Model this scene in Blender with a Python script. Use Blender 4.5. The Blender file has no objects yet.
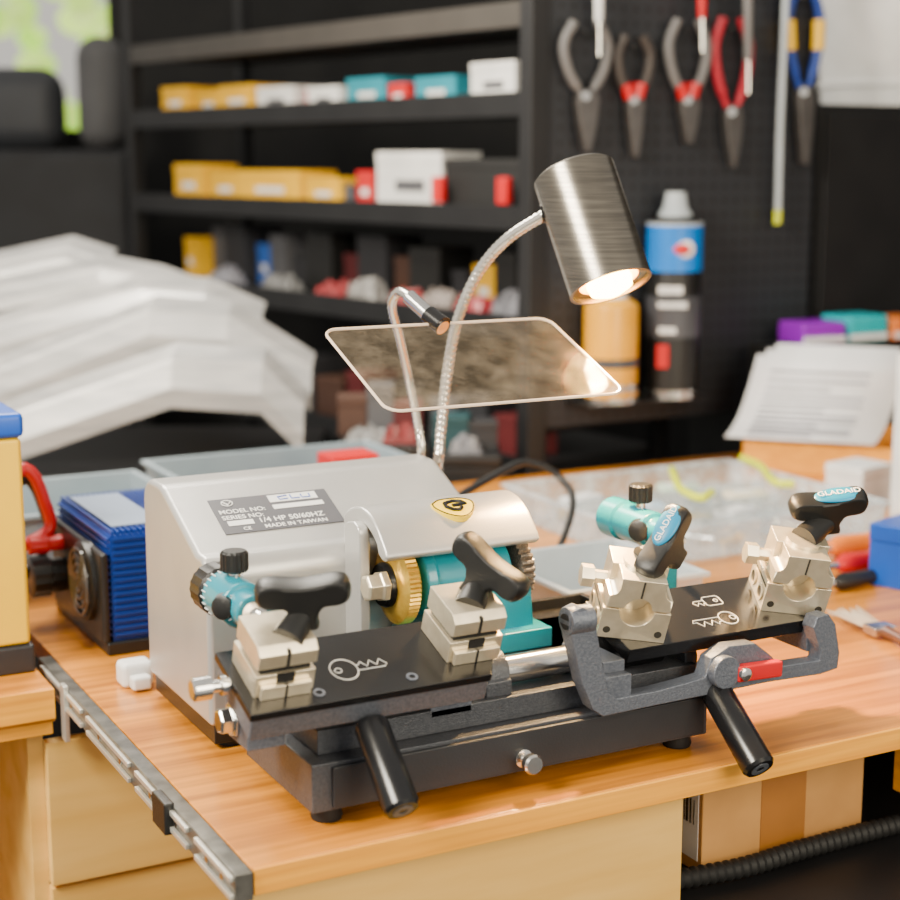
import bpy, bmesh, math, random
from mathutils import Vector as V, Matrix
S=0.01
COL=bpy.context.scene.collection
random.seed(7)
PI=math.pi
# ------------------------------------------------------------------ camera frame (centimetres)
FP=1594.0; PIT=math.atan(290/FP); YAW=math.radians(62)
CAM=V((-40,-107.5,53)); Z=V((0,0,1))
HD=V((math.cos(YAW),math.sin(YAW),0)); RT=V((math.sin(YAW),-math.cos(YAW),0))
FW=HD*math.cos(PIT)-Z*math.sin(PIT); UP=HD*math.sin(PIT)+Z*math.cos(PIT)
def ray(u,v): return FW+RT*((u-450)/FP)+UP*((450-v)/FP)
def pt(u,v,D): return CAM+ray(u,v)*D
def onx(u,v,x): r=ray(u,v); return CAM+r*((x-CAM.x)/r.x)
def ony(u,v,y): r=ray(u,v); return CAM+r*((y-CAM.y)/r.y)
def onz(u,v,z): r=ray(u,v); return CAM+r*((z-CAM.z)/r.z)
def onpl(u,v,p,n): r=ray(u,v); return CAM+r*((p-CAM).dot(n)/r.dot(n))
T=Matrix.Translation
# ------------------------------------------------------------------ materials
MATS={}
def mat(name,c1,c2=None,rough=.5,metal=0,scale=(4,4,4),bump=0,bscale=200,coat=0,emit=0,detail=4,ramp=(.35,.65)):
    if name in MATS: return MATS[name]
    m=bpy.data.materials.new(name); m.use_nodes=True; nt=m.node_tree; N=nt.nodes; L=nt.links
    b=N['Principled BSDF']
    b.inputs['Roughness'].default_value=rough; b.inputs['Metallic'].default_value=metal
    b.inputs['Coat Weight'].default_value=coat; b.inputs['Coat Roughness'].default_value=.15
    tc=N.new('ShaderNodeTexCoord'); mp=N.new('ShaderNodeMapping'); mp.inputs['Scale'].default_value=scale
    L.new(tc.outputs['Object'],mp.inputs['Vector'])
    nz=N.new('ShaderNodeTexNoise'); nz.inputs['Scale'].default_value=3; nz.inputs['Detail'].default_value=detail
    L.new(mp.outputs['Vector'],nz.inputs['Vector'])
    rp=N.new('ShaderNodeValToRGB'); L.new(nz.outputs['Fac'],rp.inputs['Fac'])
    c2=c2 or tuple(x*.85 for x in c1)
    rp.color_ramp.elements[0].position=ramp[0]; rp.color_ramp.elements[1].position=ramp[1]
    rp.color_ramp.elements[0].color=(*c1,1); rp.color_ramp.elements[1].color=(*c2,1)
    L.new(rp.outputs['Color'],b.inputs['Base Color'])
    if emit:
        b.inputs['Emission Color'].default_value=(*c1,1); b.inputs['Emission Strength'].default_value=emit
    if bump:
        n2=N.new('ShaderNodeTexNoise'); n2.inputs['Scale'].default_value=bscale; n2.inputs['Detail'].default_value=2
        L.new(tc.outputs['Object'],n2.inputs['Vector'])
        bp=N.new('ShaderNodeBump'); bp.inputs['Strength'].default_value=bump; bp.inputs['Distance'].default_value=.001
        L.new(n2.outputs['Fac'],bp.inputs['Height']); L.new(bp.outputs['Normal'],b.inputs['Normal'])
    MATS[name]=m; return m
silver=mat('silver_paint',(.53,.52,.50),(.48,.47,.46),rough=.33,metal=.5,bump=.15,bscale=900)
cast=mat('hammered_grey_casting',(.085,.09,.105),(.06,.065,.078),rough=.38,metal=.4,scale=(120,120,120),bump=.6,bscale=600)
castl=mat('light_grey_casting',(.15,.165,.20),(.105,.118,.15),rough=.36,metal=.4,scale=(120,120,120),bump=.5,bscale=600)
blk=mat('black_anodised',(.005,.005,.006),(.008,.008,.009),rough=.25,metal=.1)
plast=mat('black_plastic',(.007,.007,.007),(.010,.010,.010),rough=.36,bump=.3,bscale=1200)
dark=mat('dark_grey_panel',(.022,.024,.029),(.017,.018,.022),rough=.42,bump=.2,bscale=600)
deck=mat('oily_black_deck',(.012,.012,.013),(.14,.14,.14),rough=.38,scale=(130,130,130),ramp=(.6,.75))
teal=mat('teal_enamel',(.0,.21,.29),(.0,.24,.32),rough=.3,coat=.4)
nick=mat('satin_nickel',(.90,.79,.59),(.80,.69,.50),rough=.32,metal=.75,scale=(30,30,30))
steel=mat('bright_steel',(.78,.77,.75),(.68,.67,.66),rough=.2,metal=1)
lampm=mat('brushed_lamp_metal',(.24,.215,.18),(.15,.135,.115),rough=.26,metal=.9,scale=(4,4,120))
brass=mat('brass',(1.0,.64,.10),(.86,.50,.06),rough=.3,metal=.8,scale=(60,60,60))
brist=mat('wire_bristle',(.22,.19,.16),(.08,.07,.06),rough=.6,metal=.4,scale=(200,200,200))
white=mat('white_paint',(.85,.85,.84),rough=.5)
yel=mat('yellow_plastic',(.88,.52,.0),(.92,.56,.0),rough=.4)
yelb=mat('yellow_badge',(1.0,.68,.0),(1.0,.70,.0),rough=.45)
red=mat('red_plastic',(.62,.0,.004),rough=.4)
blue=mat('blue_plastic',(.0,.08,.50),rough=.4)
capblue=mat('cap_blue',(.0,.22,.42),rough=.35)
wood=mat('varnished_wood',(.74,.275,.018),(.25,.070,.004),rough=.28,scale=(1.2,24,24),coat=.3,detail=11,ramp=(.34,.80),bump=.1,bscale=60)
woode=mat('wood_edge',(1.0,.46,.03),(.74,.28,.015),rough=.4,scale=(1.6,14,50),detail=6,ramp=(.3,.72))
ply=mat('pale_plywood',(.90,.57,.16),(.78,.45,.10),rough=.5,scale=(1.2,8,10),detail=6)
rubber=mat('rubber',(.007,.007,.007),rough=.65)
blackm=mat('black_steel',(.004,.004,.005),(.007,.007,.008),rough=.5)
sheet=mat('silver_sheet',(.50,.49,.48),(.36,.36,.36),rough=.36,metal=.4,scale=(3,3,26))
grn=mat('gold_brown_card',(.56,.28,.08),(.46,.22,.06),rough=.7)
def emis(name,c,s):
    m=bpy.data.materials.new(name); m.use_nodes=True; b=m.node_tree.nodes['Principled BSDF']
    b.inputs['Base Color'].default_value=(*c,1); b.inputs['Emission Color'].default_value=(*c,1); b.inputs['Emission Strength'].default_value=s; return m
glow=emis('warm_bulb',(1,.60,.12),60)
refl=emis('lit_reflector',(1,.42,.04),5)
def clear(name,tint,fac,rough=.08,gl=(1,1,1),f2=2.0):
    m=bpy.data.materials.new(name); m.use_nodes=True; nt=m.node_tree; N=nt.nodes; L=nt.links
    out=N['Material Output']; b=N['Principled BSDF']; b.inputs['Base Color'].default_value=(*gl,1); b.inputs['Roughness'].default_value=rough
    t=N.new('ShaderNodeBsdfTransparent'); t.inputs['Color'].default_value=(*tint,1)
    mx=N.new('ShaderNodeMixShader'); tc=N.new('ShaderNodeTexCoord'); nz=N.new('ShaderNodeTexNoise'); nz.inputs['Scale'].default_value=30; nz.inputs['Detail'].default_value=8; nz.inputs['Roughness'].default_value=.7
    L.new(tc.outputs['Object'],nz.inputs['Vector'])
    mr=N.new('ShaderNodeMapRange'); mr.inputs['From Min'].default_value=.42; mr.inputs['From Max'].default_value=.72
    mr.inputs['To Min'].default_value=fac*.5; mr.inputs['To Max'].default_value=fac*f2
    L.new(nz.outputs['Fac'],mr.inputs['Value']); L.new(mr.outputs['Result'],mx.inputs['Fac'])
    L.new(t.outputs[0],mx.inputs[1]); L.new(b.outputs[0],mx.inputs[2]); L.new(mx.outputs[0],out.inputs['Surface'])
    return m
acry=clear('clear_acrylic',(.97,.96,.94),.06,.06,(.62,.50,.36),2.2)
acedge=mat('acrylic_edge_glow',(.85,.66,.50),rough=.2,emit=.25)  # weak emission stands in for light caught in the plate edge
trayc=clear('clear_plastic',(.90,.93,.95),.34,.12,(.85,.9,.93))
# ------------------------------------------------------------------ mesh builder
ORG={}
class MB:
    def __init__(s,M=None): s.bm=bmesh.new(); s.M=M or Matrix()
    def add(s,vs,fs):
        q=[s.bm.verts.new(s.M@V(v)) for v in vs]
        for f in fs:
            try: s.bm.faces.new([q[i] for i in f])
            except ValueError: pass
        return s
    def box(s,x0,x1,y0,y1,z0,z1):
        return s.add([(x0,y0,z0),(x1,y0,z0),(x1,y1,z0),(x0,y1,z0),(x0,y0,z1),(x1,y0,z1),(x1,y1,z1),(x0,y1,z1)],
            [(0,3,2,1),(4,5,6,7),(0,1,5,4),(1,2,6,5),(2,3,7,6),(3,0,4,7)])
    def prism(s,pts,ax,a0,a1):
        n=len(pts)
        def mk(p,a): return (a,p[0],p[1]) if ax=='x' else ((p[0],a,p[1]) if ax=='y' else (p[0],p[1],a))
        return s.add([mk(p,a0) for p in pts]+[mk(p,a1) for p in pts],
            [tuple(range(n))[::-1],tuple(range(n,2*n))]+[(i,(i+1)%n,n+(i+1)%n,n+i) for i in range(n)])
    def lathe(s,p0,d,prof,n=32,fn=None):
        p0=V(p0); d=V(d).normalized(); a=d.orthogonal().normalized(); b=d.cross(a)
        vs=[];fs=[]
        for t,r in prof:
            for i in range(n):
                th=2*PI*i/n; rr=r if fn is None else r*fn(i,t)
                vs.append(p0+d*t+(a*math.cos(th)+b*math.sin(th))*rr)
        m=len(prof)
        for j in range(m-1):
            for i in range(n): fs.append((j*n+i,j*n+(i+1)%n,(j+1)*n+(i+1)%n,(j+1)*n+i))
        fs.append(tuple(range(n))[::-1]); fs.append(tuple(range((m-1)*n,m*n)))
        return s.add(vs,fs)
    def shell(s,p0,d,prof,n=32):
        p0=V(p0); d=V(d).normalized(); a=d.orthogonal().normalized(); b=d.cross(a); vs=[];fs=[]
        for t,r in prof:
            for i in range(n):
                th=2*PI*i/n; vs.append(p0+d*t+(a*math.cos(th)+b*math.sin(th))*r)
        m=len(prof)
        for j in range(m):
            k=(j+1)%m
            for i in range(n): fs.append((j*n+i,j*n+(i+1)%n,k*n+(i+1)%n,k*n+i))
        return s.add(vs,fs)
    def cyl(s,p0,p1,r,r1=None,n=28):
        p0=V(p0);p1=V(p1); return s.lathe(p0,p1-p0,[(0,r),((p1-p0).length,r if r1 is None else r1)],n)
    def tube(s,pts,r,n=10):
        pts=[V(p) for p in pts]; m=len(pts); rs=r if isinstance(r,(list,tuple)) else [r]*m
        t=(pts[1]-pts[0]).normalized(); a=t.orthogonal().normalized(); vs=[];fs=[]
        for j in range(m):
            t=(pts[min(j+1,m-1)]-pts[max(j-1,0)]).normalized()
            a=(a-t*a.dot(t)).normalized(); b=t.cross(a)
            for i in range(n):
                th=2*PI*i/n; vs.append(pts[j]+(a*math.cos(th)+b*math.sin(th))*rs[j])
        for j in range(m-1):
            for i in range(n): fs.append((j*n+i,j*n+(i+1)%n,(j+1)*n+(i+1)%n,(j+1)*n+i))
        fs.append(tuple(range(n))[::-1]); fs.append(tuple(range((m-1)*n,m*n)))
        return s.add(vs,fs)
    def ball(s,c,ax,ay,az,n=24,m=14,noise=0,rnd=None):
        c=V(c);ax=V(ax);ay=V(ay);az=V(az); vs=[c+az];fs=[]
        for j in range(1,m):
            ph=PI*j/m
            for i in range(n):
                th=2*PI*i/n; k=1+(rnd.uniform(-noise,noise) if noise else 0); vs.append(c+(az*math.cos(ph)+(ax*math.cos(th)+ay*math.sin(th))*math.sin(ph))*k)
        vs.append(c-az); e=len(vs)-1
        for i in range(n):
            fs.append((0,1+i,1+(i+1)%n)); fs.append((e,1+(m-2)*n+(i+1)%n,1+(m-2)*n+i))
            for j in range(m-2): fs.append((1+j*n+i,1+(j+1)*n+i,1+(j+1)*n+(i+1)%n,1+j*n+(i+1)%n))
        return s.add(vs,fs)
    def build(s,name,m,parent=None,bev=0,solid=0,seg=2,flat=False,sharp=34):
        bm=s.bm; bmesh.ops.recalc_face_normals(bm,faces=bm.faces[:])
        if parent is not None: org=ORG[parent.name]
        else:
            xs=[v.co for v in bm.verts]
            org=V(((min(c.x for c in xs)+max(c.x for c in xs))/2,(min(c.y for c in xs)+max(c.y for c in xs))/2,min(c.z for c in xs)))
        for v in bm.verts: v.co=(v.co-org)*S
        for f in bm.faces: f.smooth=not flat
        if not bev:
            for e in bm.edges:
                if len(e.link_faces)==2 and e.calc_face_angle(0)>math.radians(sharp): e.smooth=False
        me=bpy.data.meshes.new(name); bm.to_mesh(me); bm.free(); me.materials.append(m)
        o=bpy.data.objects.new(name,me); COL.objects.link(o)
        if parent is not None: o.parent=parent
        else: o.location=org*S
        ORG[o.name]=org
        if solid:
            k=o.modifiers.new('solid','SOLIDIFY'); k.thickness=solid*S; k.offset=0
        if bev:
            k=o.modifiers.new('bevel','BEVEL'); k.width=bev*S; k.segments=seg; k.limit_method='ANGLE'; k.angle_limit=math.radians(34)
            k=o.modifiers.new('wn','WEIGHTED_NORMAL'); k.keep_sharp=True
        return o
def tag(o,label,cat=None,group=None,kind=None):
    if label: o['label']=label
    if cat: o['category']=cat
    if group: o['group']=group
    if kind: o['kind']=kind
    return o
def thing(name,label,cat,loc,group=None):
    o=bpy.data.objects.new(name,None); COL.objects.link(o); o.empty_display_size=.02
    o.location=V(loc)*S; ORG[o.name]=V(loc); return tag(o,label,cat,group)
def frame(o,xd,yd):
    x=V(xd).normalized(); y=V(yd); y=(y-x*y.dot(x)).normalized(); z=x.cross(y)
    return Matrix(((x.x,y.x,z.x,o[0]),(x.y,y.y,z.y,o[1]),(x.z,y.z,z.z,o[2]),(0,0,0,1)))
def text(name,body,size,M,m,parent,ext=.01,align='CENTER',bold=.006):
    cu=bpy.data.curves.new(name,'FONT'); cu.body=body; cu.size=size; cu.extrude=ext; cu.align_x=align; cu.align_y='CENTER'; cu.offset=size*bold
    o=bpy.data.objects.new('t',cu); COL.objects.link(o); bpy.context.view_layer.update()
    me=bpy.data.meshes.new_from_object(o.evaluated_get(bpy.context.evaluated_depsgraph_get())); bpy.data.objects.remove(o)
    org=ORG[parent.name]
    for v in me.vertices: v.co=((M@v.co)-org)*S
    me.materials.clear(); me.materials.append(m); r=bpy.data.objects.new(name,me); COL.objects.link(r); r.parent=parent; ORG[r.name]=org; return r
def spline(P,n=12):
    P=[V(p) for p in P]; P=[P[0]*2-P[1]]+P+[P[-1]*2-P[-2]]; out=[]
    for i in range(1,len(P)-2):
        for k in range(n):
            t=k/n; a,b,c,d=P[i-1],P[i],P[i+1],P[i+2]
            out.append(.5*((2*b)+(c-a)*t+(2*a-5*b+4*c-d)*t*t+(3*b-a-3*c+d)*t**3))
    out.append(P[-2]); return out
def resample(P,step):
    out=[P[0]]; acc=0
    for a,b in zip(P,P[1:]):
        L=(b-a).length
        while acc+L>=step:
            t=(step-acc)/L; a=a+(b-a)*t; out.append(a); L=(b-a).length; acc=0
        acc+=L
    return out
def arc(cx,cy,r,a0,a1,n=8):
    return [(cx+r*math.cos(math.radians(a0+(a1-a0)*i/n)),cy+r*math.sin(math.radians(a0+(a1-a0)*i/n))) for i in range(n+1)]
# ================================================================== WORKBENCH
wb=thing('workbench','long varnished orange-brown wooden workbench under the key cutting machine','workbench',(60,50,-2.2))
MB().box(0,190,0,122,-2.2,0).build('worktop',wood,wb,bev=.12)
MB().box(0.1,189,-.35,0,-2.2,-.05).build('front_edge',woode,wb,bev=.08)
slide=MB().box(-1.5,-.05,-.6,60,-2.4,-.05).build('drawer_slide',mat('slide_zinc',(.20,.195,.18),(.09,.088,.08),rough=.3,metal=.6,scale=(14,14,14)),wb,bev=.1)
for a,b in ((-.3,8),(10,24),(26,40),(42,58)):
    for z0 in (-.75,-2.2): MB().box(-1.85,-1.5,a,b,z0,z0+.45).build('slide_rail',mat('zinc',(.85,.83,.76),rough=.28,metal=.7),slide,bev=.05)
for a in (2,5.5,13,20,29,36,46,54): MB().cyl((-1.7,a,-1.2),(-1.45,a,-1.2),.32,n=14).build('rivet',steel,slide)
MB().box(-2.3,-1.4,14,17.5,-2.5,.3).build('slide_catch',plast,slide,bev=.15)
MB().box(-2.0,-1.5,47.5,49,-5.5,.4).build('slide_bracket',mat('zinc',(0,0,0)),slide,bev=.05)
pc=thing('plywood_cabinet','pale plywood drawer cabinet directly below the workbench front edge','cabinet',(22,4,-70))
MB().box(1,42.7,3,4.6,-70,-3.6).build('drawer_front',ply,pc,bev=.1)
MB().box(1,42.7,3.1,60,-3.4,-2.25).build('top_rail',ply,pc,bev=.05)
MB().box(41.2,42.6,4.6,60,-70,-3.6).build('side_panel',ply,pc,bev=.05)
sc=thing('side_counter','orange-brown wooden counter with pale drawer front left of the slide-out bench','counter',(-30,85,-70))
MB().box(-62,-2.6,49,122,-3.6,0).build('countertop',wood,sc,bev=.1)
MB().box(-62,-2.6,48.7,49,-3.2,-.05).build('edge_strip',woode,sc,bev=.05)
MB().box(-62,-2.8,49.3,53,-5,-3.6).build('apron',woode,sc,bev=.05)
MB().box(-3.4,34,50,51.5,-22,-6.2).build('drawer_front',ply,sc,bev=.1)
MB().box(-3.4,34,50.4,52,-70,-22.4).build('lower_panel',ply,sc,bev=.1)
MB().box(-62,-3.4,74,76,-70,-5).build('back_panel',woode,sc)
MB().box(-5,-3.4,51.5,74,-70,-5).build('side_panel',ply,sc)
tag(MB().box(70,130,3,5,-9,-2.25).build('wooden_rail',woode,bev=.1),'orange wooden rail under the bench right of the cardboard carton','wooden rail')
tag(MB().box(43.2,150,-6,60,-16.2,-14.3).build('under_shelf',blackm,bev=.2),'black shelf under the bench carrying the cardboard carton','shelf')
ct=thing('cardboard_carton','brown cardboard carton with white label under the workbench','carton',(58,12,-14.25))
MB().box(48,68,7,22,-14.25,-4.6).build('carton_body',grn,ct,bev=.15)
MB().box(55,60.5,6.93,22.05,-14.1,-4.53).build('packing_tape',mat('brown_tape',(.38,.15,.03),rough=.3),ct)
lb=MB().box(47.93,48,7.6,13.4,-13,-6).build('shipping_label',white,ct)
m=MB()
for i in range(9): m.box(47.88,47.93,8.2+i*.5,8.2+i*.5+.1+.2*(i%3)/2,-9.5,-7)
m.build('barcode',blk,lb)
hs=resample(spline([onz(580,905,-13.2),onz(650,885,-13.2),onz(740,868,-13.2),onz(800,850,-13.2),onz(890,826,-13.2),onz(960,812,-13.2)]),.45)
tag(MB().tube(hs,[.85 if i%2 else 1.05 for i in range(len(hs))],10).build('corrugated_hose',rubber),'black corrugated hose lying on the black under-bench shelf','hose')
# ================================================================== KEY CUTTING MACHINE
km=thing('key_cutting_machine','silver and dark grey twin-vice key cutting machine with goose-neck lamp on the workbench','key machine',(27,20,0))
base=MB().prism([(6.9,4.2),(46,4.2),(46,21),(45,21),(45,40),(8.5,40),(8.5,19),(6.9,19)],'z',1.3,5.4)
base.prism([(6.0,5.4),(6.0,7.5),(27,7.6),(27,5.4)],'x',8.2,46)
base=base.build('base',cast,km,bev=.1)
for x,y in ((8.9,6),(44,6),(10,38),(43,38)):
    MB().lathe((x,y,0.01),Z,[(0,1.25),(.3,1.35),(1.3,1.1)],20).build('foot',rubber,base)
dr=MB().box(8.6,45.4,3.75,4.2,1.6,5.1).build('drawer',dark,km,bev=.1)
kp=ony(523,758,3.7)
MB().lathe(kp,(0,-1,0),[(-.1,.8),(.2,.8),(.3,.45),(.9,.45),(1.1,.8),(1.8,.9),(2.0,.75)],28).build('drawer_knob',steel,dr)
MB().box(14,47,15.2,24,7.6,7.9).box(36,47,15,27,7.6,7.9).box(30,47,26.4,27,7.9,9).box(46.4,47,15,27,7.9,9).build('chip_deck',deck,km,bev=.08)
# motor housing
prof=[(42.3,2.4),(42.3,20)]+arc(40,20.2,2.3,0,90,5)+arc(37.6,18.5,4,90,112,3)+[(26.8,18.0)]+arc(26.2,15.9,2.2,108,180,6)+[(24,2.4)]
hg=MB().prism(prof,'x',5.4,35).build('motor_housing',silver,km,bev=.55,seg=4)
MB().box(5.9,34.6,24.4,41.8,.6,2.5).build('housing_skirt',plast,hg,bev=.1)
for x,y in ((8,26),(8,40),(33,40)): MB().cyl((x,y,0.01),(x,y,.7),1.2,n=16).build('foot',rubber,hg)
p0=V((6,36.2,22.20)); p1=V((6,26.8,18.0)); hn=V((1,0,0)).cross(p0-p1).normalized()
if hn.z<0: hn=-hn
pc0=[onpl(u,v,p0+hn*.03,hn) for u,v in ((209,503),(324,488),(340,519),(229,537))]
cc=sum(pc0,V())/4; xd=V((1,0,0)); yd=(p0-p1).normalized(); w=(pc0[1]-pc0[0]).length/2; h=abs((pc0[0]-pc0[3]).dot(yd))/2
NM=frame(cc,xd,yd)
npm=mat('nameplate_grey',(.075,.075,.088),(.09,.09,.105),rough=.45)
npl=MB(NM).box(-w,w,-h,h,-.02,.08).build('nameplate',npm,hg,bev=.03)
for bx in ((-.02*w,.80*w,.50*h,.90*h),(-.02*w,.84*w,.10*h,.34*h),(-.88*w,-.46*w,-.58*h,-.32*h)):
    MB(NM).box(bx[0],bx[1],bx[2],bx[3],.08,.12).build('nameplate_field',white,npl)
text('lettering','MODEL NO:',h*.31,NM@T((-.93*w,.20*h,.12)),white,npl,align='LEFT',bold=.012)
text('lettering','SERIES NO:',h*.31,NM@T((-.93*w,-.14*h,.12)),white,npl,align='LEFT',bold=.012)
text('lettering','1/4 HP 50/60HZ',h*.36,NM@T((-.38*w,-.45*h,.12)),white,npl,align='LEFT',bold=.012)
text('lettering','CE',h*.24,NM@T((-.62*w,-.82*h,.12)),white,npl,bold=.01)
text('lettering','MADE IN TAIWAN',h*.28,NM@T((.2*w,-.81*h,.12)),white,npl,bold=.012)
MB(NM).tube([(-.72*w+.2*h*math.cos(a*PI/8),.70*h+.16*h*math.sin(a*PI/8),.12) for a in range(17)],.05,6).tube([(-.80*w,.80*h,.14),(-.72*w,.60*h,.14),(-.64*w,.80*h,.14)],.07,6).build('emblem',white,npl)
MB(NM).tube([(.30*w,.62*h,.13),(.16*w,.60*h,.13),(.14*w,.76*h,.13),(.30*w,.80*h,.13)],.07,6).tube([(.36*w,.82*h,.13),(.36*w,.60*h,.13),(.50*w,.60*h,.13)],.07,6).tube([(.54*w,.78*h,.13),(.54*w,.60*h,.13),(.68*w,.60*h,.13),(.68*w,.78*h,.13)],.07,6).build('blue_mark',blue,npl)
# wheel guard
outer=[(26.4,17.2),(26.4,19.6)]+arc(22.6,15.9,5.75,50,138,16)+[(17.3,18.7),(16.9,18.0)]
inner=[(17.8,17.5),(18.8,17.9)]+arc(22.6,15.2,5.0,134,60,14)+[(25.4,19.2),(25.4,17.2)]
gd=MB().prism(outer+inner,'x',19.8,35.8).build('wheel_guard',silver,km,bev=.3,seg=3)
MB().prism([(24.2,3),(24.2,19.6),(23.6,20.2),(22.2,20.5),(21.2,20.1),(20.8,19.4),(20.8,3)],'x',18.9,20.0).build('guard_bracket',silver,gd,bev=.2,seg=2)
gpn=V((0,-.34,.94)).normalized(); gp=onpl(455,508,V((20,20.4,21.28)),gpn)
GM=frame(gp,(1,0,0),V((0,.94,.34)))
shp=[(-2.1,.95),(-1.2,1.5),(0,1.6),(1.2,1.5),(2.1,.95),(2.1,.1),(1.3,-1.1),(0,-1.75),(-1.3,-1.1),(-2.1,.1)]
shs=spline([V((x,y,0)) for x,y in shp]+[V((-2.1,.95,0))],5)[:-1]
em=MB(GM).prism([(p.x,p.y) for p in shs],'z',-.45,.12).build('guard_emblem',yelb,gd)
MB(GM).tube([(p.x*.94,p.y*.94,.12) for p in shs]+[(shs[0].x*.94,shs[0].y*.94,.12)],.07,6).build('emblem_rim',blk,em)
MB(GM).tube([(.9,.8,.15),(.1,.95,.15),(-.8,.7,.15),(-.9,.1,.15),(-.4,-.5,.15),(.2,-.6,.15),(.6,-.2,.15)],.2,6).tube([(.9,.8,.15),(1.2,.35,.15),(.6,.25,.15),(-.2,.2,.15)],.2,6).build('emblem_key',blk,em)
ax=V((1,0,0)); sy,szz=20.6,14.6
MB().cyl((19.6,sy,szz),(37,sy,szz),.75).build('spindle_shaft',steel,km)
sp=MB().lathe((24.0,sy,szz),ax,[(0,2.6),(.3,3.2),(1.3,3.3),(1.5,3.0),(7.2,3.0),(7.4,3.3),(9,3.3),(9.4,2.6)],40)
sp.prism([(sy-3.8,7.9),(sy-3.0,13.5),(sy+2.3,13.5),(sy+3,7.9)],'x',24.4,35.2)
sp.box(23.4,36.4,sy-5.0,sy+3,7.9,9.8)
sp.build('spindle_housing',teal,km,bev=.15)
MB().lathe((21.6,sy,szz),ax,[(0,2.6),(.25,3.3),(.5,3.8),(1.6,3.8),(2.1,2.9)],110,lambda i,t:1.0 if i%2 else (.965 if .3<t<1.8 else 1)).build('cutting_wheel',brass,km)
MB().lathe((20.8,sy,szz),ax,[(0,1.9),(.4,2.1),(.9,2.1)],32).build('wheel_flange',blk,km)
MB().lathe((18.8,sy-1.0,szz+.2),ax,[(0,1.0),(.2,1.3),(1.3,1.3),(1.5,1.5),(2.1,1.5)],6).build('spindle_nut',nick,km,bev=.08)
MB().lathe((34.0,sy,szz),ax,[(0,2.4),(.2,3.3),(1.5,3.3),(1.8,2.4)],90,lambda i,t:1.0 if i%3 else .9).build('wire_brush_wheel',brist,km)
MB().cyl((33.4,sy,szz),(36.2,sy,szz),1.5).build('wheel_flange',blk,km)
# tracers
def tracer(x,y,z,ay,r=2.0,dial=None):
    o=MB().lathe((x,y+2.2,z),(0,-1,0),[(0,r*.85),(.1,r),(4.8,r),(5.0,r*.72),(7,r*.72)],32)
    o.box(x+.6,x+ay,y-1.2,y+2,z-2.0,z-.1).box(x+ay-2.6,x+ay,y-1,y+2.2,7.6,z-.1)
    o=o.build('tracer_body',teal,km,bev=.2)
    MB().lathe((x,y+4.8,z),(0,-1,0),[(0,r*.9),(.2,r*1.12),(2.5,r*1.12),(2.8,r*.95)],40,None if dial else (lambda i,t:1 if i%2 else .965)).build('tracer_dial',dial or plast,o)
    if not dial:
      for i in range(24):
        a=2*PI*i/24; c=V((x+r*1.03*math.cos(a),y+1.6,z+r*1.03*math.sin(a)))
        if c.z<z-.6 and c.x>x: continue
        MB().tube([c-V((0,.4,0)),c+V((0,.35 if i%4 else .6,0))],.06,4).build('graduation_mark',white,o)
    MB().cyl((x+.3,y+.2,z+1.4),(x+.3,y+.2,z+2.5),.5).build('knob_stem',steel,o)
    MB().lathe((x+.3,y+.2,z+2.3),Z,[(0,1.05),(.15,1.2),(1.6,1.2),(1.8,1.0)],36,lambda i,t:1 if i%2 else .93).build('adjuster_knob',plast,o)
    MB().lathe((x,y-4.8,z),(0,-1,0),[(0,1.05),(.3,1.05),(.4,.5),(2.4,.42),(2.8,.2)],24).build('tracer_point',steel,o)
    d=V((-.8,-.6,.05)).normalized(); q=V((x,y-1.2,z))+d*r*.85
    MB().lathe(q,d,[(0,1.2),(.25,1.2)],24).build('screw_ring',steel,o)
    MB().lathe(q+d*.25,d,[(0,1.0),(.5,1.0),(.6,.8)],24).build('lock_screw',plast,o)
tracer(4.6,15.2,16.8,6.5)
tracer(48.3,19,17.6,4.2,1.8,teal)
# knobs : thick flared wing knob
def wing(base,gc,axd,gd,k,parent,th=1.0):
    base=V(base);gc=V(gc);gd=V(gd).normalized(); axd=V(axd); axd=(axd-gd*axd.dot(gd)).normalized()
    out=[(-1.15,-2.6),(-1.1,-1.7),(-1.7,-.95),(-2.9,-.85),(-3.6,-.45),(-3.8,.5),(-3.45,1.25),(-2.6,1.45),(-1.2,1.25),(0,1.15),(1.2,1.25),(2.6,1.45),(3.45,1.25),(3.8,.5),(3.6,-.45),(2.9,-.85),(1.7,-.95),(1.1,-1.7),(1.15,-2.6)]
    M=frame(gc,gd,axd)
    sp=spline([V((a*k,b*k,0)) for a,b in out],3)
    rings=[(-1.25,.62),(-1.12,.82),(-.65,.97),(0,1.0),(.65,.97),(1.12,.82),(1.25,.62)]
    n=len(sp); vs=[];fs=[]
    for zz,sc_ in rings:
        for p in sp:
            px=p.x*(1-(1-sc_)*.45); py=.25*k+(p.y-.25*k)*sc_
            if p.y<-1.2*k: px=p.x*sc_; py=p.y
            vs.append((px,py,zz*k*th))
    for j in range(len(rings)-1):
        for i in range(n): fs.append((j*n+i,j*n+(i+1)%n,(j+1)*n+(i+1)%n,(j+1)*n+i))
    fs.append(tuple(range(n))[::-1]); fs.append(tuple(range((len(rings)-1)*n,len(rings)*n)))
    m=MB(M); m.add(vs,fs); m.M=Matrix()
    b2=gc-axd*1.6*k; d=(b2-base)
    if d.length>.2: m.lathe(base,d,[(0,1.35),(d.length*.25,1.3),(d.length*.7,1.1),(d.length+.3,1.15)],24)
    return m.build('wing_knob',plast,parent,bev=.18,seg=3)
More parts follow.
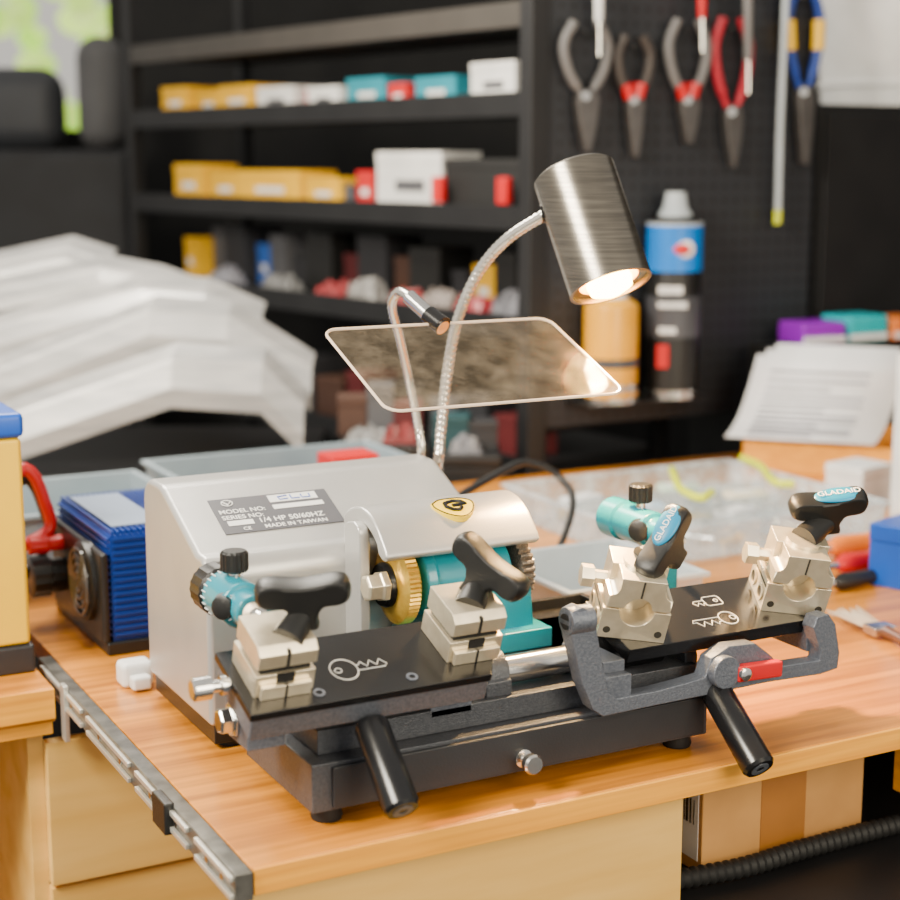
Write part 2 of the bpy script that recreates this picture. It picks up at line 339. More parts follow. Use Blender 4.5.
def capon(gc,axd,gd,off,L,k,parent,size=.8,up=1.2):
    gd=V(gd).normalized(); n=V(axd); n=(n-gd*n.dot(gd)).normalized(); c=V(gc)+gd*off+n*up*k
    M=frame(c,gd,n.cross(gd))
    MB(M).ball((0,0,0),(L/2,0,0),(0,1.1*k,0),(0,0,.34)).build('knob_cap',capblue,parent)
    text('lettering','GLADAID',size,M@T((0,0,.35)),white,parent)
# left vice
TL=math.radians(20)
PL=frame(V((0,2,11.4)),(1,0,0),(0,math.cos(TL),math.sin(TL)))
car=MB(PL).prism([(1.2,0.1),(22.0,.1),(23.4,2.5),(23.4,7.6),(1.2,7.6)],'z',-2.7,-.55)
car.M=Matrix(); car.box(2.2,5.4,6,11,6.8,11.5).box(18.5,22.5,6,11,6.8,11.5)
car=car.build('vice_carriage',castl,km,bev=.12)
vp=MB(PL).prism([(1,-.1),(22.1,-.1),(23.6,2.5),(23.6,8.2),(1,8.2)],'z',-.7,0).build('vice_plate',blk,km,bev=.06)
def keymark(M,c,s,parent,n=6,bow=(1.3,1.25),sq=False):
    x,y=c; m=MB(M); bx,by=bow
    if sq: m.tube([(x+bx*s*a,y+by*s*b,.03) for a,b in ((-1,-.7),(-.8,-1),(.8,-1),(1,-.7),(1,.7),(.8,1),(-.8,1),(-1,.7),(-1,-.7))],.07*s,5)
    else: m.tube([(x+bx*s*math.cos(a*PI/12),y+by*s*math.sin(a*PI/12),.03) for a in range(25)],.07*s,5)
    m.tube([(x+.35*s*math.cos(a*PI/6)-.6*s,y+.35*s*math.sin(a*PI/6),.03) for a in range(13)],.06*s,5)
    pts=[(x+bx*.95*s,y+.35*s,.03)]
    for i in range(n): pts+=[(x+(bx+.3+.5*i)*s,y+.4*s,.03),(x+(bx+.55+.5*i)*s,y+(.0 if i%2 else .8)*s,.03)]
    e=bx+.55+.5*n
    pts+=[(x+e*s,y,.03),(x+(e-.3)*s,y-.4*s,.03),(x+bx*.95*s,y-.4*s,.03)]
    m.tube(pts,.065*s,5); return m.build('key_marking',white,parent)
def loc_on(M,u,v):
    n=M.to_3x3()@V((0,0,1)); p=onpl(u,v,M.translation,n); return M.inverted()@p
k=loc_on(PL,344,670); keymark(PL,(k.x,k.y),.86,vp,5,(1.35,1.55))
for u,v in ((319,693),(412,677)):
    k=loc_on(PL,u,v); q=MB(PL); q.shell((k.x,k.y,0),Z,[(0,.5),(.08,.5),(.08,.28),(0,.28)],20); q.build('plate_screw',castl,vp)
dk=mat('slot_black',(.006,.006,.006),rough=.8)
def clampA(M,cx,cy,base_,gc,axd,gd,k):
    c=MB(M).box(cx-2.5,cx+2.5,cy-2.4,cy+2.6,0,2.0).box(cx-2.1,cx+2.1,cy-2.9,cy-2.4,0,1.2).box(cx-2.0,cx+2.0,cy-2.0,cy+2.2,2.0,2.5)
    c=c.build('key_clamp',nick,km,bev=.07)
    MB(M).prism([(cy-2.1,2.5),(cy-2.5,2.7),(cy-2.5,3.9),(cy-1.8,4.5),(cy+2.4,4.5),(cy+2.4,2.5)],'x',cx-2.45,cx+2.45).build('clamp_jaw',nick,c,bev=.07)
    MB(M).box(cx-.1,cx+.1,cy-2.92,cy-2.3,0,1.2).build('clamp_slot',dk,c)
    MB(M).box(cx-.12,cx+.12,cy-2.55,cy-2.0,2.5,4.2).build('clamp_slot',dk,c)
    MB(M).box(cx-2.1,cx+2.1,cy-2.08,cy+2.1,2.02,2.3).build('clamp_slot',dk,c)
    MB(M).box(cx-.75,cx+.75,cy-2.45,cy-2.3,1.0,2.0).build('clamp_slot',dk,c)
    wing(base_,gc,axd,gd,k,c); return c
D1=(V((5,6,17))-CAM).dot(FW); D2=(V((21.5,6.5,17))-CAM).dot(FW)
clampA(PL,4.4,4.2,PL@V((4.7,3.1,4.1)),pt(303,594,D1-1),Z*.95-HD*.2-RT*.05,RT+Z*.05+HD*.1,1.0)
clampA(PL,21.5,4.6,PL@V((21.2,3.8,4.1)),pt(489,569,D2-1),Z*.8+RT*.4-HD*.2,RT*.72-HD*.42-Z*.55,1.0)
# handles
def handle(p0,p1,r=1.5):
    p0=V(p0);p1=V(p1);d=(p1-p0);L=d.length
    o=MB().lathe(p0,d,[(0,r*.8),(.4,r*.95),(L-.3,r),(L,r*.86)],32).build('carriage_handle',blk,km)
    MB().shell(p1,d,[(-.02,.85),(.06,.85),(.06,.4),(-.02,.4)],24).build('handle_end_ring',castl,o)
a=ony(370,722,3.0); b=onx(403,811,a.x); handle(a,b)
a2=ony(714,688,3.0); b2=onx(760,769,a2.x); handle(a2,b2)
# shaft
MB().cyl((2,9,8.9),(60,9,8.9),1.25).build('carriage_shaft',steel,km)
MB().cyl((34.5,9,8.9),(43.5,9,8.9),1.7).build('shaft_sleeve',blk,km)
MB().prism([(6.6,7.4),(6.6,8.8)]+arc(9,8.9,2.1,180,0,10)+[(11.2,7.4)],'x',24.2,26.8).build('shaft_lug',cast,km,bev=.2)
MB().prism([(6.6,5.2),(6.6,8)]+arc(9,8.9,2.1,180,0,8)+[(11.5,5.2)],'x',45.2,46.6).build('shaft_lug',cast,km,bev=.15)
MB().lathe((.8,9,8.6),ax,[(0,.9),(.2,1.1),(1.0,1.1),(1.1,1.5),(1.4,1.5)],6).build('shaft_bolt',steel,km,bev=.08)
tz=ony(206,688,6.5)
MB().lathe(tz-V((1.2,0,0)),ax,[(0,.75),(.15,.95),(1.5,.95),(1.6,.5),(2.3,.5),(2.35,.8),(2.8,.8),(2.85,.5),(4.5,.5)],30).build('thumb_screw',steel,km)
# right carriage
PR=frame(V((0,4,10.6)),(1,0,0),(0,math.cos(TL),math.sin(TL)))
yk=[(564,622),(567,610),(577,605),(587,609),(591,622),(598,664),(603,690),(612,696),(650,689),(680,681),(700,675),(706,656),(724,644),(750,641),(764,652),(776,664),(814,658),(815,648),(808,626),(812,615),(823,612),(830,622),(834,650),(832,666),(815,672),(762,680),(700,693),(650,703),(598,714),(588,707),(577,680)]
yp=[(ony(u,v,3).x,ony(u,v,3).z) for u,v in yk]
yo=MB().prism(yp,'y',2.2,3.9); x0=yp[0][0]
yo.box(x0+4.5,x0+6.8,3.7,10.5,7.0,10.0).box(57,59.2,3.7,10.5,7.6,10).box(x0+3.2,x0+6.8,2.6,3.9,6.6,9)
yo=yo.build('carriage_yoke',castl,km,bev=.1)
bc=ony(576,620,3); MB().cyl((bc.x-1.0,3.0,bc.z),(bc.x+1.4,3.0,bc.z),1.25).build('yoke_boss',castl,yo,bev=.1)
MB().cyl((bc.x-1.15,3.0,bc.z),(bc.x-.9,3.0,bc.z),.7).build('boss_bore',dk,yo)
hc=ony(716,668,3); MB().cyl(V((hc.x,1.3,hc.z)),V((hc.x,4.0,hc.z)),1.5).build('yoke_boss',castl,yo,bev=.1)
RM=frame(ony(758,670,1.6),(1,0,-.04),(0,0,1))
rl=MB(RM).box(-2.5,2.5,-.8,.7,-.5,.5).build('lock_lever',red,km,bev=.2)
MB(RM).lathe((-1.9,0,.4),Z,[(0,.6),(.4,.6),(.5,.4)],20).build('lever_screw',steel,rl)
vr=MB(PR).box(37.2,59.2,0,7.8,-1.4,0).build('vice_plate',blk,km,bev=.08)
k=loc_on(PR,712,601); keymark(PR@T((k.x,k.y,0))@Matrix.Rotation(PI,4,'Z'),(0,0),.62,vr,3,(1.5,1.1),True)
k=loc_on(PR,728,618)
keymark(PR@T((k.x,k.y,0))@Matrix.Rotation(PI,4,'Z'),(0,0),.86,vr,6,(1.1,1.1),False)
bsh=mat('bore_shadow',(.05,.045,.035),rough=.6,metal=.4)
def clampB(M,cx,cy,yaw,gC,axd,gd,k,off,L,size,q=1.06):
    Q=M@T((cx,cy,0))@Matrix.Rotation(yaw,4,'Z')@Matrix.Scale(q,4)
    c=MB(Q).prism([(-2.9,0),(2.9,0),(2.9,2.9),(1.6,2.9)]+arc(0,2.9,1.5,-4,-176,16)+[(-1.6,2.9),(-2.9,2.9)],'y',-2.6,-.2)
    c.box(-2.9,2.9,-.2,2.5,0,2.9)
    c=c.build('key_clamp',nick,km,bev=.05)
    j=MB(Q).prism([(-2.7,3.15),(-1.3,3.15)]+arc(0,3.0,1.2,170,10,14)+[(1.3,3.15),(2.7,3.15),(2.7,4.3)]+arc(2.7,5.1,.8,-90,-180,6)+[(1.9,6.0),(-1.9,6.0)]+arc(-2.7,5.1,.8,0,-90,6)+[(-2.7,4.3)],'y',-2.8,-.4)
    j.box(-2.4,2.4,-.4,2.3,3.15,6.0); j.build('clamp_jaw',nick,c,bev=.05)
    MB(Q).box(-2.5,2.5,-.3,2.1,2.85,3.2).build('clamp_slot',bsh,c)
    MB(Q).box(-2.93,-2.6,-2.2,2.2,2.2,2.4).build('clamp_slot',bsh,c)
    MB(Q).box(-.08,.08,-2.83,-2.6,4.3,5.9).build('clamp_slot',bsh,c)
    for y,z,r in ((-1.3,1.2,.8),(1.2,1.2,.8)):
        MB(Q).shell((-2.92,y,z),(-1,0,0),[(0,r),(.15,r),(.15,r*.7),(0,r*.7)],20).build('clamp_boss',nick,c)
        MB(Q).cyl((-2.5,y,z),(-2.96,y,z),r*.65,n=18).build('clamp_bore',bsh,c)
    for x,z,r in ((-2.2,.8,.32),(2.2,.8,.32)): MB(Q).cyl((x,-2.4,z),(x,-2.63,z),r,n=18).build('clamp_bore',bsh,c)
    MB(Q).lathe((-2.4,.4,4.0),(-1,0,0),[(0,.6),(1.2,.6),(1.25,1.0),(2.3,1.0)],6).build('clamp_bolt',nick,c,bev=.05)
    MB(Q).lathe((0,0,5.9),Z,[(0,1.5),(.4,1.5)],24).build('clamp_screw',nick,c)
    b=Q@V((0,0,6.2)); wing(b,gC,axd,gd,k,c,.95)
    capon(gC,axd,gd,off,L,k,c,size)
D3=(V((38.6,7,19))-CAM).dot(FW); D4=(V((57.2,7,19))-CAM).dot(FW)
clampB(PR,39.2,3.9,math.radians(-24),pt(664,544,D3-1),-RT*.45+Z*.55-HD*.7,RT*.50+Z*.76+HD*.40,.98,1.35,4.2,.84)
clampB(PR,57.4,3.7,math.radians(-24),pt(828,506,D4),Z*.9-HD*.42-RT*.12,RT*.97+Z*.12,.98,1.0,4.8,.95)
# ---- goose necks
MB().box(32,38.8,42.3,43.6,15.5,19).build('neck_bracket',silver,km,bev=.2)
def neck(pts,r,name,m=steel):
    P=resample(spline(pts,14),.32); return MB().tube(P,[r if i%2 else r*.84 for i in range(len(P))],14).build(name,m,km)
nm=mat('chrome_neck',(.80,.76,.70),rough=.22,metal=.9)
ln=neck([V((37.6,43,18.5)),pt(438,462,169),pt(441,430,169),pt(447,375,168),pt(457,322,166),pt(477,275,164),pt(506,240,161),pt(547,213,158)],.62,'lamp_neck',nm)
mk=neck([V((35.6,42.8,18.5)),pt(421,452,169),pt(418,425,169),pt(408,375,167),pt(399,335,163),pt(392,306,160),pt(399,292,158),pt(412,298,155)],.5,'magnifier_neck',nm)
LD=(RT*.27-Z*.86-HD*.40).normalized()
LT=pt(573,172,158.5); Lh=12.6; LR=4.15
MB().shell(LT,LD,[(0,.05),(0,LR-.35),(.3,LR),(Lh,LR),(Lh,LR-.3),(.6,LR-.4),(.6,.05)],48).build('lamp_shade',lampm,ln)
MB().shell(LT,LD,[(Lh-.9,LR-.35),(Lh-.5,LR-.35),(Lh-.9,2.9),(Lh-1.3,2.9)],40).build('lamp_rim',lampm,ln)
MB().shell(LT,LD,[(Lh-1.1,3.0),(Lh-.6,3.0),(Lh-1.4,2.0),(Lh-1.8,2.0)],40).build('lamp_reflector',refl,ln)
MB().lathe(LT,LD,[(Lh-3,1.2),(Lh-1.4,2.0),(Lh-.5,2.3),(Lh+.3,2.1),(Lh+.8,1.0)],32).build('lamp_bulb',glow,ln)
MB().cyl(pt(541,214,158),pt(553,212,158),.95).build('lamp_joint',blk,ln)
a0=ony(388,412,14); bl=onx(322,330,a0.x)
MP=frame(V((a0.x,a0.y,a0.z)),(1,0,0),(0,bl.y-a0.y,bl.z-a0.z)); MW=24.4; MH=math.hypot(bl.y-a0.y,bl.z-a0.z)
def rrect(w,h,r): 
    return arc(w-r,r,r,-90,0,5)+arc(w-r,h-r,r,0,90,5)+arc(r,h-r,r,90,180,5)+arc(r,r,r,180,270,5)
MB(MP).prism(rrect(MW,MH,1.4),'z',-.2,.2).build('magnifier_plate',acry,mk)
rr=[(x,y,0) for x,y in rrect(MW,MH,1.4)]; MB(MP).tube(rr+[rr[0]],.14,6).build('plate_rim',acedge,mk)
ce=MP@loc_on(MP,443,328)
MB().cyl(pt(409,297,155),ce,.75).build('plate_clamp',steel,mk)
MB().cyl(ce-(ce-pt(409,297,155)).normalized()*2.2,ce+V((0,0,.2)),.95).build('clamp_nut',blk,mk)
# ================================================================== BENCH THINGS LEFT
yc=thing('yellow_equipment_case','yellow case with blue top and dark grey foot at the left edge','case',(-16,62,0))
MB().box(-30,-3.2,55.3,70,3,25).build('case_body',yel,yc,bev=.5)
MB().box(-30.3,-2.9,55,70.3,25,27.6).build('case_lid',blue,yc,bev=.6)
MB().box(-30.3,-2.9,55,70.3,0,3).build('case_foot',dark,yc,bev=.3)
MB().box(-26,-12,55.1,55.35,12,20).build('case_panel',white,yc,bev=.05)
iv=thing('power_inverter','blue ribbed power inverter with round fan grille left of the machine','inverter',(12,66,0))
bb=mat('blue_anodised',(.003,.034,.25),(.004,.045,.32),rough=.33,metal=.3)
m=MB().box(6,23,57,78,1.5,13.2)
for i in range(26): m.box(6.2+i*.64,6.5+i*.64,57,78,13.2,13.7)
for i in range(15): m.box(5.7,6,57.2,77.8,2.0+i*.76,2.35+i*.76)
for i in range(15): m.box(6.2,22.8,56.75,57,2.0+i*.76,2.35+i*.76)
m.build('inverter_body',bb,iv,bev=.04)
MB().box(6.8,12.5,59,76,13.7,13.85).build('printed_strip',mat('pale_blue_label',(.25,.32,.45),rough=.5),iv)
MB().box(5.2,23.6,56.4,78.6,0.05,1.5).build('base_plate',plast,iv,bev=.2)
fc=V((5.4,62.5,7.2))
MB().box(4.8,5.7,56.6,77.5,1.3,11.4).build('socket_panel',plast,iv,bev=.3)
sk=MB().lathe(fc,(-1,0,0),[(0,4.4),(1.1,4.4),(1.3,4.0),(1.3,3.7),(.9,3.6)],36).build('fan_frame',plast,iv)
gdk=mat('grille_dark_steel',(.22,.22,.22),rough=.35,metal=.9)
m=MB()
for r in (1.1,2.0,2.9,3.7): m.tube([fc+V((-1.5,r*math.cos(a*PI/14),r*math.sin(a*PI/14))) for a in range(29)],.15,6)
for a in range(4): 
    d=V((0,math.cos(a*PI/4+.4),math.sin(a*PI/4+.4))); m.tube([fc+V((-1.4,0,0))-d*3.9,fc+V((-1.4,0,0))+d*3.9],.15,6)
m.build('fan_grille',gdk,sk)
for i,(c,zz,rr_) in enumerate(((red,9.4,.9),(plast,5.6,2.0))):
    MB().lathe((5.0,72.6,zz),(-1,0,0),[(0,rr_),(1.8,rr_),(2.0,rr_*1.2),(4.0,rr_*1.2),(4.2,rr_)],28,lambda i,t:1 if i%2 else .93).build('terminal',c,iv)
for c,o,lab in ((red,0,'thick red cable arching from the blue inverter behind the yellow case'),(plast,3,'thick black cable arching from the blue inverter behind the yellow case')):
    P=[V((.4,72.8,9.4-o*1.1))]+[ony(u,v+o*3,74+o) for u,v in ((50,528),(44,500),(34,476),(20,468),(0,480))]+[V((-22,80+o,12)),V((-26,82+o,.8))]
    tag(MB().tube(resample(spline(P),.6),.7,12).build('battery_cable',c),lab,'cable')
ad=thing('power_adapter','small white power adapter on the bench beside the silver motor housing','adapter',(4,48,0))
MB().box(3.4,6.8,44.8,47.6,0,2.6).build('adapter_body',white,ad,bev=.6,seg=3)
MB().box(4.0,6.0,43.2,44.8,.2,1.6).build('adapter_plug',white,ad,bev=.3)
def tray(name,lab,x0,x1,y0,y1,z0,h,m,cat='tray',t=.35,inset=.8):
    b=MB(); i=inset
    ob=[(x0+i,y0+i,z0),(x1-i,y0+i,z0),(x1-i,y1-i,z0),(x0+i,y1-i,z0)]; ot=[(x0,y0,z0+h),(x1,y0,z0+h),(x1,y1,z0+h),(x0,y1,z0+h)]
    ib=[(x0+i+t,y0+i+t,z0+t),(x1-i-t,y0+i+t,z0+t),(x1-i-t,y1-i-t,z0+t),(x0+i+t,y1-i-t,z0+t)]; it=[(x0+t,y0+t,z0+h),(x1-t,y0+t,z0+h),(x1-t,y1-t,z0+h),(x0+t,y1-t,z0+h)]
    f=[(3,2,1,0),(8,9,10,11)]
    for k in range(4):
        n=(k+1)%4; f+=[(k,n,4+n,4+k),(8+k,12+k,12+n,8+n),(4+k,4+n,12+n,12+k)]
    b.add(ob+ot+ib+it,f); r=thing(name,lab,cat,((x0+x1)/2,(y0+y1)/2,z0)); b.build('tray_body',m,r,bev=.1)
    rim=MB()
    rim.box(x0-.5,x1+.5,y0-.5,y0,z0+h-.6,z0+h).box(x0-.5,x1+.5,y1,y1+.5,z0+h-.6,z0+h).box(x0-.5,x0,y0,y1,z0+h-.6,z0+h).box(x1,x1+.5,y0,y1,z0+h-.6,z0+h)
    rim.build('tray_rim',m,r,bev=.1); return r
gt=mat('grey_blue_plastic',(.26,.32,.36),(.22,.28,.32),rough=.4)
gt2=mat('pale_grey_plastic',(.50,.56,.60),rough=.4)
tray('storage_tray','grey-blue plastic tray behind the silver motor housing',27,62,88,112,0.01,10.5,gt)
tray('storage_tray','grey-blue plastic tray behind the blue inverter',0,24,86,108,0.01,10,gt)
def pbox(name,lab,cat,c,sx,sy,h,m,m2,yaw=0,grp=None):
    M=T(c)@Matrix.Rotation(yaw,4,'Z'); r=thing(name,lab,cat,c,grp)
    MB(M).box(-sx/2,sx/2,-sy/2,sy/2,0,h*.72).build('box_body',m,r,bev=.15)
    MB(M).box(-sx/2-.1,sx/2+.1,-sy/2-.1,sy/2+.1,h*.72,h).build('box_lid',m2,r,bev=.2)
    return r
pbox('parts_box','small red box standing in the grey-blue tray behind the housing','box',(50,92,.4),7,5,12.5,red,red)
pbox('parts_box','low dark box in the grey-blue tray left of the red box','box',(38,98,.4),12,8,9,plast,dark)
tray('storage_tray','pale grey plastic tray behind the right end of the machine',50,68,34,52,0.01,7,gt2)
tr=tray('clear_organiser_tray','large clear plastic organiser tray on the bench behind the right carriage',78,120,60,97,0.01,5,trayc,t=.3,inset=.4)
for i in range(3): MB().box(79,119,68+i*9,68.3+i*9,.4,3.6).build('divider',trayc,tr)
for i in range(16):
    x=82+random.random()*33; y=63+random.random()*31; a=random.random()*PI
    c=V((x,y,.95)); d=V((math.cos(a),math.sin(a),0))
    o=MB().cyl(c-d*2.2,c+d*1.4,.45,n=10).lathe(c+d*1.4,d,[(0,.45),(.05,.8),(.6,.8)],6).build('loose_bolt',[steel,nick,steel,brass][i%4])
    tag(o,'loose metal bolt lying in the clear organiser tray','bolt','loose bolts in the organiser tray')
pk=[(84,73,'white',(.85,.85,.85),'white packet at the front left of the clear organiser tray'),(93,82,'pale blue',(.45,.6,.75),'pale blue packet left of centre in the clear organiser tray'),(103,73,'clear grey',(.6,.62,.65),'grey packet at the front middle of the clear organiser tray'),(112,82,'cream',(.8,.72,.55),'cream packet at the right of the clear organiser tray'),(88,91,'silver',(.7,.72,.74),'silver packet at the back left of the clear organiser tray'),(106,91,'pale green',(.6,.75,.6),'pale green packet at the back right of the clear organiser tray')]
for i,(x,y,nme,c,lab) in enumerate(pk):
    M=T((x,y,1.9))@Matrix.Rotation((-1)**i*.3,4,'Z'); r=thing('small_packet',lab,'packet',(x,y,1.9),'packets in the organiser tray')
    MB(M).box(-3.2,3.2,-1.9,1.9,0,1.3).build('packet_body',mat('packet_'+nme,c,rough=.3),r,bev=.4)
    MB(M).box(-2,1.2,-1,.9,1.3,1.36).build('packet_label',white if i else blue,r)
lime=mat('lime_plastic',(.72,.80,.0),rough=.35)
for k,(P,lab) in enumerate(((((672,470),(680,488),(700,498),(712,492)),'left lime yellow cable tie curled above the clear tray'),(((742,458),(760,466),(775,482),(795,484)),'right lime yellow cable tie lying across the clear tray'))):
    tag(MB().tube(resample(spline([onz(u,v,5.8) for u,v in P]),.5),.6,8).build('cable_tie',lime),lab,'cable tie')
pbox('foam_block','white foam block beside the tray near the papers','block',onz(858,500,0),8,7,6.0,white,white,.2)
def tool(name,lab,p,q,r,mh,ms,cat):
    p=V(p);q=V(q);d=q-p;L=d.length; o=thing(name,lab,cat,(p+q)/2-V((0,0,r)))
    MB().lathe(p,d,[(0,r*.6),(.3,r),(L*.2,r*.8),(L*.5,r),(L*.58,r*.6)],14).build('handle',mh,o)
    MB().lathe(p,d,[(L*.56,r*.35),(L*.95,r*.3),(L,r*.1)],10).build('shank',ms,o)
orange=mat('orange_plastic',(.95,.22,.0),rough=.4)
tool('screwdriver','orange-handled screwdriver on the bench right of the machine',onz(885,538,1.5),onz(790,556,1.5),1.5,orange,steel,'screwdriver')
tool('screwdriver','red-handled screwdriver below the orange one on the bench',onz(890,556,1.4),onz(800,572,1.4),1.4,red,steel,'screwdriver')
tool('screwdriver','black-handled screwdriver nearest the blue box on the bench',onz(882,574,1.1),onz(800,590,1.1),1.1,plast,steel,'screwdriver')
pbox('blue_box','blue box at the right edge of the bench','box',onz(912,584,0),8,8,8,blue,blue,.3)
pb=thing('paint_brush','flat paint brush with pale bristles at the right bench edge','brush',onz(865,625,0))
BM=frame(onz(865,622,.9),onz(905,640,.9)-onz(835,607,.9),(0,1,0))
MB(BM).box(1.8,4.2,-1.5,1.5,-.5,.5).build('ferrule',steel,pb,bev=.1)
m=MB(BM)
for i in range(26): 
    y=-1.4+2.8*i/25; m.tube([(1.9,y,random.uniform(-.3,.3)),(-1,y*1.15,random.uniform(-.3,.3)),(-4-random.random(),y*1.5,random.uniform(-.4,.2))],.09,5)
m.build('bristles',mat('bristle_cream',(.62,.52,.40),(.45,.36,.28),rough=.7),pb)
MB(BM).tube([(4.2,0,0),(6,0,0),(9,0,.1),(14,0,.2)],[.8,.6,.75,.4],12).build('handle',mat('dark_wood_handle',(.12,.05,.03),rough=.35),pb)
tag(MB().tube(resample(spline([V((40,58,.6)),V((44,62,8)),ony(505,470,66),ony(535,464,66),ony(562,480,64),ony(572,510,60),V((60,56,.6))]),.6),.5,8).build('looped_cable',plast),'black power cable looping up behind the machine','cable')
# papers
pbx=thing('document_box','wooden document tray holding the loose white papers','box',(135,100,0))
B0=onz(742,471,0); B1=onz(905,481,0)
fx=(B1-B0).normalized(); fy=V((-fx.y,fx.x,0)); W=(B1-B0).length
BX=frame(B0,fx,fy)
MB(BX).box(0,W,0,9,0,1.2).box(0,W,0,.8,1.2,5.2).box(0,.8,.8,9,1.2,6.5).box(W-.8,W,.8,9,1.2,6.5).box(.8,W-.8,8.2,9,1.2,8).build('box_body',woode,pbx,bev=.1)
pap=mat('paper',(.88,.88,.90),rough=.7)
for k in range(3):
    q=MB(BX); xs0=-3.0+k*1.5; n=8; vs=[];fs=[]
    def pz(t): return 6.0+k*.9+t*13.5-2.6*math.sin(PI*t)
    def pyy(t): return -.9+k*1.1+t*8
    for j in range(n+1):
        t=j/n
        for i in range(2): vs.append((xs0+i*(25-2*k)+t*4,pyy(t),pz(t)))
    for j in range(n): fs.append((2*j,2*j+1,2*j+3,2*j+2))
    q.add(vs,fs); o=q.build('paper_sheet',pap,solid=.08)
    tag(o,['front printed white sheet with grey text lines on the document tray','middle white sheet behind the printed one on the document tray','rear white sheet sticking up highest on the document tray'][k],'paper','papers on the document tray')
    if k==0:
        m=MB(BX)
        for j in range(12):
            t=.1+.07*j
            m.box(xs0+t*4+3,xs0+t*4+3+(17 if j%3 else 11),pyy(t)-.16,pyy(t)+.03,pz(t),pz(t)+.35)
        m.build('printed_lines',mat('print_grey',(.22,.22,.27),rough=.7),o)
fb=ony(843,341,116.5)
pbox('black_storage_box','black storage box behind the papers holding coloured folders','box',(fb.x+5,116.5,0),46,9,fb.z,plast,plast,0)
for i,(c,l) in enumerate((((.30,.0,.55),'purple folder lying on the black box behind the papers'),((.0,.48,.55),'teal folder lying on the black box behind the papers'),((.9,.22,.03),'orange-red folder lying on the black box behind the papers'))):
    M=T((fb.x-7.5+i*10,116.5,fb.z+.02))@Matrix.Rotation(.1*i-.1,4,'Z')
    r=thing('folder',l,'folder',M.translation,'coloured folders'); mm=mat('folder%d'%i,c,rough=.4)
    MB(M).box(-4.6,4.6,-4,4,0,4.0+.8*(i%2)).build('folder_cover',mm,r,bev=.5); MB(M).box(-4.4,4.4,-4.2,-3.9,.5,1.6).build('folder_pages',pap,r)
rc=onz(912,520,0); rp=thing('paper_roll','white paper roll standing at the right edge beside the papers','roll',rc)
MB().shell(rc,Z,[(0,3.3),(25,3.3),(25,1.2),(0,1.2)],32).build('roll_paper',white,rp)
MB().shell(rc,Z,[(-.0,1.2),(25.2,1.2),(25.2,.9),(0,.9)],24).build('roll_core',grn,rp)
# ================================================================== PEGBOARD
PY=126.0
def pegmat():
    m=bpy.data.materials.new('pegboard_black'); m.use_nodes=True; nt=m.node_tree;N=nt.nodes;L=nt.links;b=N['Principled BSDF']
    b.inputs['Roughness'].default_value=.5
    tc=N.new('ShaderNodeTexCoord'); vs=N.new('ShaderNodeVectorMath'); vs.operation='MULTIPLY'; vs.inputs[1].default_value=(40,0,40)
    fr=N.new('ShaderNodeVectorMath'); fr.operation='FRACTION'; di=N.new('ShaderNodeVectorMath'); di.operation='DISTANCE'; di.inputs[1].default_value=(.5,0,.5)
    lt=N.new('ShaderNodeMath'); lt.operation='LESS_THAN'; lt.inputs[1].default_value=.17
    mx=N.new('ShaderNodeMix'); mx.data_type='RGBA'; mx.inputs[6].default_value=(.017,.019,.024,1); mx.inputs[7].default_value=(.001,.001,.001,1)
    L.new(tc.outputs['Object'],vs.inputs[0]);L.new(vs.outputs[0],fr.inputs[0]);L.new(fr.outputs[0],di.inputs[0]);L.new(di.outputs['Value'],lt.inputs[0]);L.new(lt.outputs[0],mx.inputs[0]);L.new(mx.outputs[2],b.inputs['Base Color']); return m
pgx0=ony(545,200,PY).x; pgx1=ony(812,200,PY).x; pgz0=ony(550,428,PY).z
pg=thing('pegboard','black perforated pegboard with pliers behind the workbench','pegboard',((pgx0+pgx1)/2,PY,pgz0))
MB().box(pgx0,pgx1,PY,PY+1.5,pgz0,95).build('pegboard_panel',pegmat(),pg,bev=.1)
MB().box(pgx0-3.5,pgx0,PY-1,PY+3,-78,95).build('pegboard_post',blackm,pg,bev=.2)
MB().box(pgx1-1,pgx1+1,PY+1.5,PY+4,-78,95).build('pegboard_post',blackm,pg,bev=.2)
cz=ony(665,397,PY-6).z; cx0=ony(582,397,PY-6).x; cx1=ony(702,397,PY-6).x
tag(MB().box(cx0,cx1,PY-8.6,PY-.05,cz-.35,cz-.05).build('can_ledge',blackm,bev=.05),'small thin black ledge on the pegboard carrying two spray cans','ledge')
def can(u,top,wpx,lab,scheme):
    c=ony(u,397,PY-5); c=V((c.x,PY-4.9,cz)); D=(c-CAM).dot(FW); r=wpx/2*D/FP
    zt=onpl(u,top,c,V((0,1,0))).z; H=zt-cz
    o=thing('spray_can',lab,'spray can',c); f=lambda a:a*H
    MB().lathe(c,Z,[(0,r*.92),(.4,r),(f(.80),r),(f(.83),r*.97),(f(.87),r*.72),(f(.89),r*.5)],32).build('can_body',scheme[0],o)
    MB().lathe(c,Z,[(f(.86),r*.62),(f(.90),r*.6),(f(.92),r*.46),(f(1),r*.36)],20).build('spray_nozzle',scheme[1],o)
    for a,b,mm in scheme[2]: MB().shell(c,Z,[(f(a),r*1.0),(f(a),r*1.015),(f(b),r*1.015),(f(b),r*1.0)],32).build('can_label',mm,o)
    return o,c,r,H
o,c,r,H=can(671,192,54,'tall blue and black aerosol spray can with white nozzle on the pegboard ledge',(plast,gt2,((.0,.04,steel),(.30,.5,mat('can_grey',(.07,.073,.085),rough=.3)),(.62,.84,mat('can_blue',(.0,.20,.72),rough=.3)),(.84,.855,gt2))))
d=(CAM-c); d.z=0; d.normalize(); OM=frame(c+d*(r*.82)+Z*H*.73,Z.cross(d),Z)
